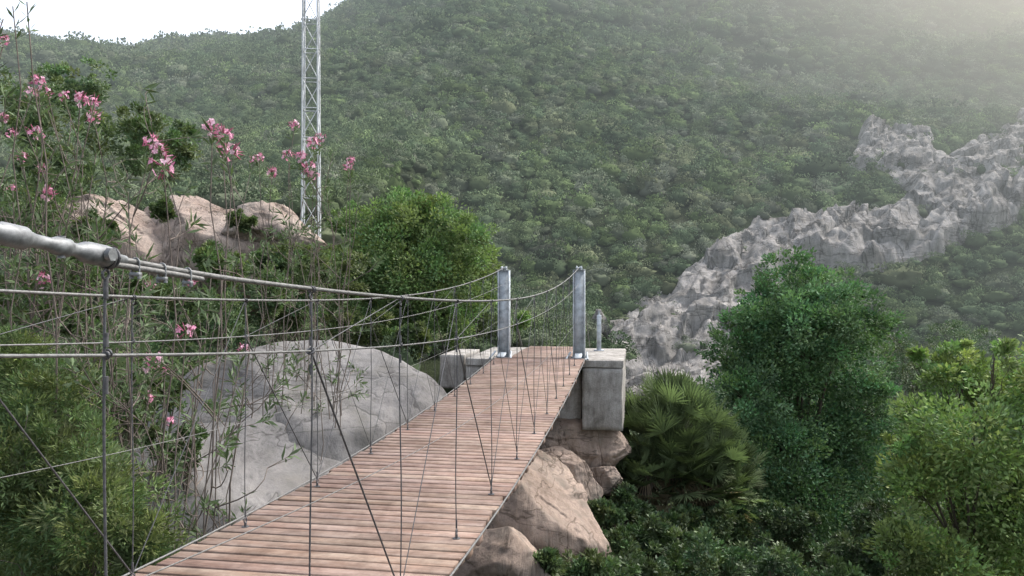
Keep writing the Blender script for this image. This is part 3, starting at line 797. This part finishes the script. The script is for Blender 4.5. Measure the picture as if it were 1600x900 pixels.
for (px, py, d, r, c) in [(345,412,11.5,44,(.10,.15,.06)),(120,130,26,75,(.14,.19,.10)),(60,190,20,90,(.11,.15,.075)),(190,210,22,70,(.10,.14,.065)),(250,230,24,60,(.11,.15,.075)),(100,280,17,60,(.10,.14,.065)),(500,420,12.5,60,(.10,.135,.06)),(440,450,11.,55,(.09,.125,.055)),(560,510,12.,45,(.10,.135,.06)),(470,490,10.8,45,(.08,.115,.05)),(390,480,10.,60,(.075,.11,.05)),(320,510,9.6,60,(.08,.12,.055)),(120,430,13,75,(.09,.13,.055)),(30,330,14,80,(.095,.135,.06)),(250,460,12,55,(.09,.125,.055)),(130,500,9,70,(.08,.12,.05)),(180,640,6.5,60,(.09,.13,.055)),(240,600,7.2,46,(.09,.13,.055)),(270,700,6.4,40,(.09,.13,.055)),(640,530,11.5,30,(.10,.135,.06)),(250,325,14.2,20,(.10,.135,.06)),(150,350,14,28,(.10,.135,.06)),(380,345,14.2,16,(.10,.135,.06)),(430,415,13.5,32,(.09,.13,.06)),(30,480,5.5,60,(.10,.14,.06)),(100,600,5.5,60,(.10,.14,.06))]:
    shrub(px, py, d, r, c, 'bushy green shrub on the rocky slope', 80, 60, .005*d+.01, .0025*d+.005)
shrub(808, 500, 11.6, 15, (.16,.24,.08), 'small bright green plant behind the bridge posts', 26, 26, .07, .03, 5, base=np.array([.08, 11.6, -1.1]))
tree('juniper_bush', gb(110, 4.3), lob([(20,560,55),(60,640,80),(10,720,90),(110,720,70),(150,800,80),(60,820,95),(215,830,50),(240,870,45),(10,900,80),(170,890,70)], 4.3, rg, .35), 620, 100, .045, .009, (.125,.17,.07), 'fine-leaved green juniper bush beside the bridge', 'shrub', rg, .03, spread=.33)

# ---------------------------------------------------------------- FAN PALM
def palm(loc, R, rg, nf=150):
    top = add('fan_palm', None, loc=loc, label='compact upright clump of a dwarf fan palm', cat='palm')
    mb = MB(); z = np.linspace(-.5, .05, 8)
    mb.tube(np.stack([.03*np.sin(z*5), .03*np.cos(z*4), z], 1), .10+.02*np.sin(z*40), 12)
    add('trunk', mb.mesh('trunk', True), M_bark, parent=top)
    stm = MB(); fr = MB(); dry = MB()
    for k in range(nf):
        az = rg.uniform(0, 2*np.pi); q = rg.random()
        el = math.radians(90-q*150)
        d = np.array([math.cos(az)*math.cos(el), math.sin(az)*math.cos(el), math.sin(el)])
        pl = R*rg.uniform(.38, .74); a = d*.06
        mid = d*pl*.5; end = d*pl*[.98, .98, 1.08]
        isd = q > .88
        stm.tube([a, mid+[0, 0, .02], end], [.009, .007, .005], 5, (.12,.15,.075) if not isd else (.18,.14,.09))
        n = 17; fl = R*rg.uniform(.25, .34)
        fd = unit(end-mid*.9+np.array([0, 0, .22*R])); sd_ = unit(np.cross(fd, [0, 0, 1.])+rg.normal(size=3)*.4); nr = unit(np.cross(sd_, fd)); sd_ = np.cross(fd, nr)
        ang = np.linspace(-1.35, 1.35, n)+rg.normal(size=n)*.03
        base = np.array((.12,.16,.078)) if not isd else np.array((.18,.15,.09))
        base = base*rg.uniform(.5, 1.55)
        for ai in ang:
            dv = fd*math.cos(ai)+sd_*math.sin(ai)+nr*rg.uniform(0, .12); dv = dv/np.linalg.norm(dv)
            L = fl*(1-.12*abs(ai)/1.75)*rg.uniform(.9, 1.1); wv = np.cross(dv, nr); wv /= np.linalg.norm(wv)
            w2 = .0130; m_ = end+dv*L*.5; tip = end+dv*L+np.array([0, 0, -.03*L])
            (dry if isd else fr).put([end, m_+wv*w2+nr*.006, tip, m_-wv*w2+nr*.006], [[0, 1, 2, 3]], base*rg.uniform(.8, 1.2))
    add('crown', fr.mesh('crown'), M_leaf, parent=top); add('frond_stalk', stm.mesh('frond_stalk'), M_leaf, parent=top)
    add('dry_frond', dry.mesh('dry_frond'), M_leaf, parent=top, label='dry brown drooping fronds')
palm(P(1055, 700, 10.4), 1.08, np.random.default_rng(9), 290)
palm(P(1115, 745, 10.3), .82, np.random.default_rng(19), 200)
palm(P(1010, 745, 10.0), .62, np.random.default_rng(29), 130)

# ---------------------------------------------------------------- OLEANDERS
def flower_cluster(rg, n=20, R=.066):
    mb = MB()
    for k in range(n):
        d = unit(rg.normal(size=3)+[0, 0, .5]); c = d*R*rg.uniform(.35, 1)
        ax = unit(d+rg.normal(size=3)*.4); a = unit(np.cross(ax, [.3, .2, 1.])); b = np.cross(ax, a)
        col = np.array([(.76,.34,.49),(.80,.46,.59),(.70,.24,.39),(.84,.58,.68)][rg.integers(4)])*rg.uniform(.85, 1.05)
        r = rg.uniform(.016, .023)
        for q in range(5):
            t0 = q*2*np.pi/5; u = a*math.cos(t0)+b*math.sin(t0); v = -a*math.sin(t0)+b*math.cos(t0)
            V = [c, c+u*r*.7+v*r*.42+ax*.004, c+u*r*1.1+ax*rg.uniform(-.004, .009), c+u*r*.7-v*r*.42+ax*.004]
            mb.put(V, [[0, 1, 2, 3]], np.clip(col*rg.uniform(.85, 1.1), 0, 1))
    for k in range(8):
        d = unit(rg.normal(size=3)+[0, 0, .6]); mb.tube([d*.02, d*R*.9, d*R*1.25], [.003, .004, .001], 4, (.45,.14,.22))
    return mb.mesh('flower_cluster')
FR = np.random.default_rng(31)
FC = [flower_cluster(FR, n) for n in (18, 12, 8, 15, 10)]
def oleander(base, tips, flowers, label, rg, d, nb=3, leafn=16, spread=.35):
    base = np.asarray(base, float)
    top = add('oleander', None, loc=base, label=label, cat='oleander shrub')
    mb = MB(); LV = []; LQ = []; LC = []; st = [0]
    def whorl(p, dr, k, ln, span):
        t_ = rg.uniform(0, 1, (k, 1)); pos = p-dr*t_*span
        dd = unit(rg.normal(size=(k, 3))); dd = dd-dr*(dd@dr)[:, None]*.5; dd = unit(dd)*.75+dr*.75+[0, 0, -.05]
        lv, lq = leaves(pos, dd, ln*rg.uniform(.6, 1.2, k), .016*rg.uniform(.8, 1.2, k), rg, .2)
        c = np.array((.11,.152,.08))*rg.uniform(.55, 1.4, (k, 1))
        LV.append(lv); LQ.append(lq+st[0]); LC.append(np.repeat(c, 4, 0)); st[0] += len(lv)
    def branch(q, dr, L, r, lev):
        n = 5; u = np.linspace(0, 1, n)[:, None]
        bend = rg.normal(size=3)*.14; e = q+dr*L
        p = q*(1-u)+e*u+np.sin(u*np.pi)*bend*L+np.array([0, 0, 1.])*(u**2)*L*.12
        mb.tube(p, np.linspace(r, r*.5, n), 5)
        dr2 = unit(p[-1]-p[-2])
        if lev == 0 or rg.random() < .4:
            if rg.random() < .75: whorl(p[-1], dr2, leafn, .09, L*.7)
        if lev > 0:
            for _ in range(rg.integers(2, 5)):
                i = rg.integers(1, n); dn = unit(dr2+rg.normal(size=3)*.85); dn[2] = abs(dn[2])*.8+.05
                branch(p[i], unit(dn), L*rg.uniform(.35, .8), r*.6, lev-1)
    for tip in tips:
        tip = np.asarray(tip)-base
        b0 = np.array([rg.normal()*spread, rg.normal()*spread*.7, -.1])-[tip[0]*.15, 0, 0]
        u = np.linspace(0, 1, 14)[:, None]
        ctrl = b0*.5+tip*.5; ctrl[:2] += rg.normal(size=2)*.3
        p = b0*(1-u)**2+2*ctrl*u*(1-u)+tip*u*u; p[1:-1] += rg.normal(size=(12, 3))*.028
        r0 = rg.uniform(.005, .011)
        mb.tube(p, np.linspace(r0, .003, 14), 6)
        whorl(p[-1], unit(p[-1]-p[-2]), leafn, .10, .2)
        for _ in range(nb):
            i = rg.integers(4, 13); q = p[i]; dr = unit(unit(p[i]-p[i-1])+rg.normal(size=3)*1.0)
            branch(q, dr, rg.uniform(.25, .6), .0048, 1)
    add('stem', mb.mesh('stem', True), M_twig, parent=top)
    add('foliage', make_mesh('foliage', np.concatenate(LV), np.concatenate(LQ), np.concatenate(LC)), M_leaf, parent=top)
    for k, (f, sc) in enumerate(flowers):
        sc = sc*.92
        add('flower_cluster', FC[k % 5], M_flower, parent=top, loc=np.asarray(f)-base, rot=(rg.uniform(-.4, .4), rg.uniform(-.4, .4), rg.uniform(0, 6)), scale=(sc, sc, sc))
rg = np.random.default_rng(77)
def tipset(lst, d, dj): return [P(x, y, d+rg.uniform(-dj, dj)) for x, y in lst]
def ol(bpx, d, fl, extra, label, nb=3, dj=.4, leafn=12, spread=.35):
    fp = tipset([(x, y) for x, y, s in fl], d, dj)
    ex = tipset(extra, d, dj)
    oleander(gb(bpx, d), fp+ex, [(p+np.array([0, 0, .02]), s) for p, (x, y, s) in zip(fp, fl)], label, rg, d, nb, leafn, spread)
lab = 'tall twiggy oleander with narrow leaves and light pink flower clusters'
ol(230, 4.6, [(238,230,1.),(250,240,.8),(256,266,1.2),(332,208,.9),(350,218,1.),(348,240,.7),(362,242,1.1),(290,525,.9),(240,577,1.2),(228,627,.9),(265,665,.6),(380,550,.6)],
   [(200,300),(150,340),(230,400),(330,430),(300,610),(120,560)], lab, 4, .5, 12)
ol(60, 5.2, [(60,135,.8),(50,150,.7),(75,150,.6),(125,162,.9),(147,165,.8),(147,187,.9),(55,212,1.),(68,268,.7),(72,309,1.),(20,215,.7),(66,443,.9),(35,250,.6),(100,155,.7),(5,190,.6),(20,300,.5)],
   [(30,180),(120,260),(10,300),(100,330),(40,350),(60,400),(150,240),(170,300)], lab, 5, .5, 13)
ol(-60, 4.2, [(5,70,.6)], [(20,10),(42,3),(5,30)], 'leaning oleander branches with a small pink bloom', 2, .3, 8)
ol(450, 8.0, [(425,274,1),(490,226,1.2),(482,266,1.4),(460,200,1.),(545,265,1.),(405,250,.8),(450,245,1.1),(500,218,1.1),(470,250,1.1),(490,280,1.1),(548,255,.8),(395,252,.7)],
   [(440,330),(510,300),(530,330),(520,240),(560,300),(490,360),(540,370),(460,400),(395,400)], lab, 3, .5, 16)
ol(180, 6.2, [(235,450,.7),(300,445,.6)], [(160,390),(210,370),(300,380),(370,440),(310,480),(280,560),(140,520),(360,520)], 'open branching oleander over grey boulders', 5, .8, 11, .5)
ol(310, 5.6, [], [(280,720),(300,660),(250,740),(340,790),(360,680)], 'low twiggy oleander stems in front of grey boulders', 4, .4, 10, .4)
print('done')
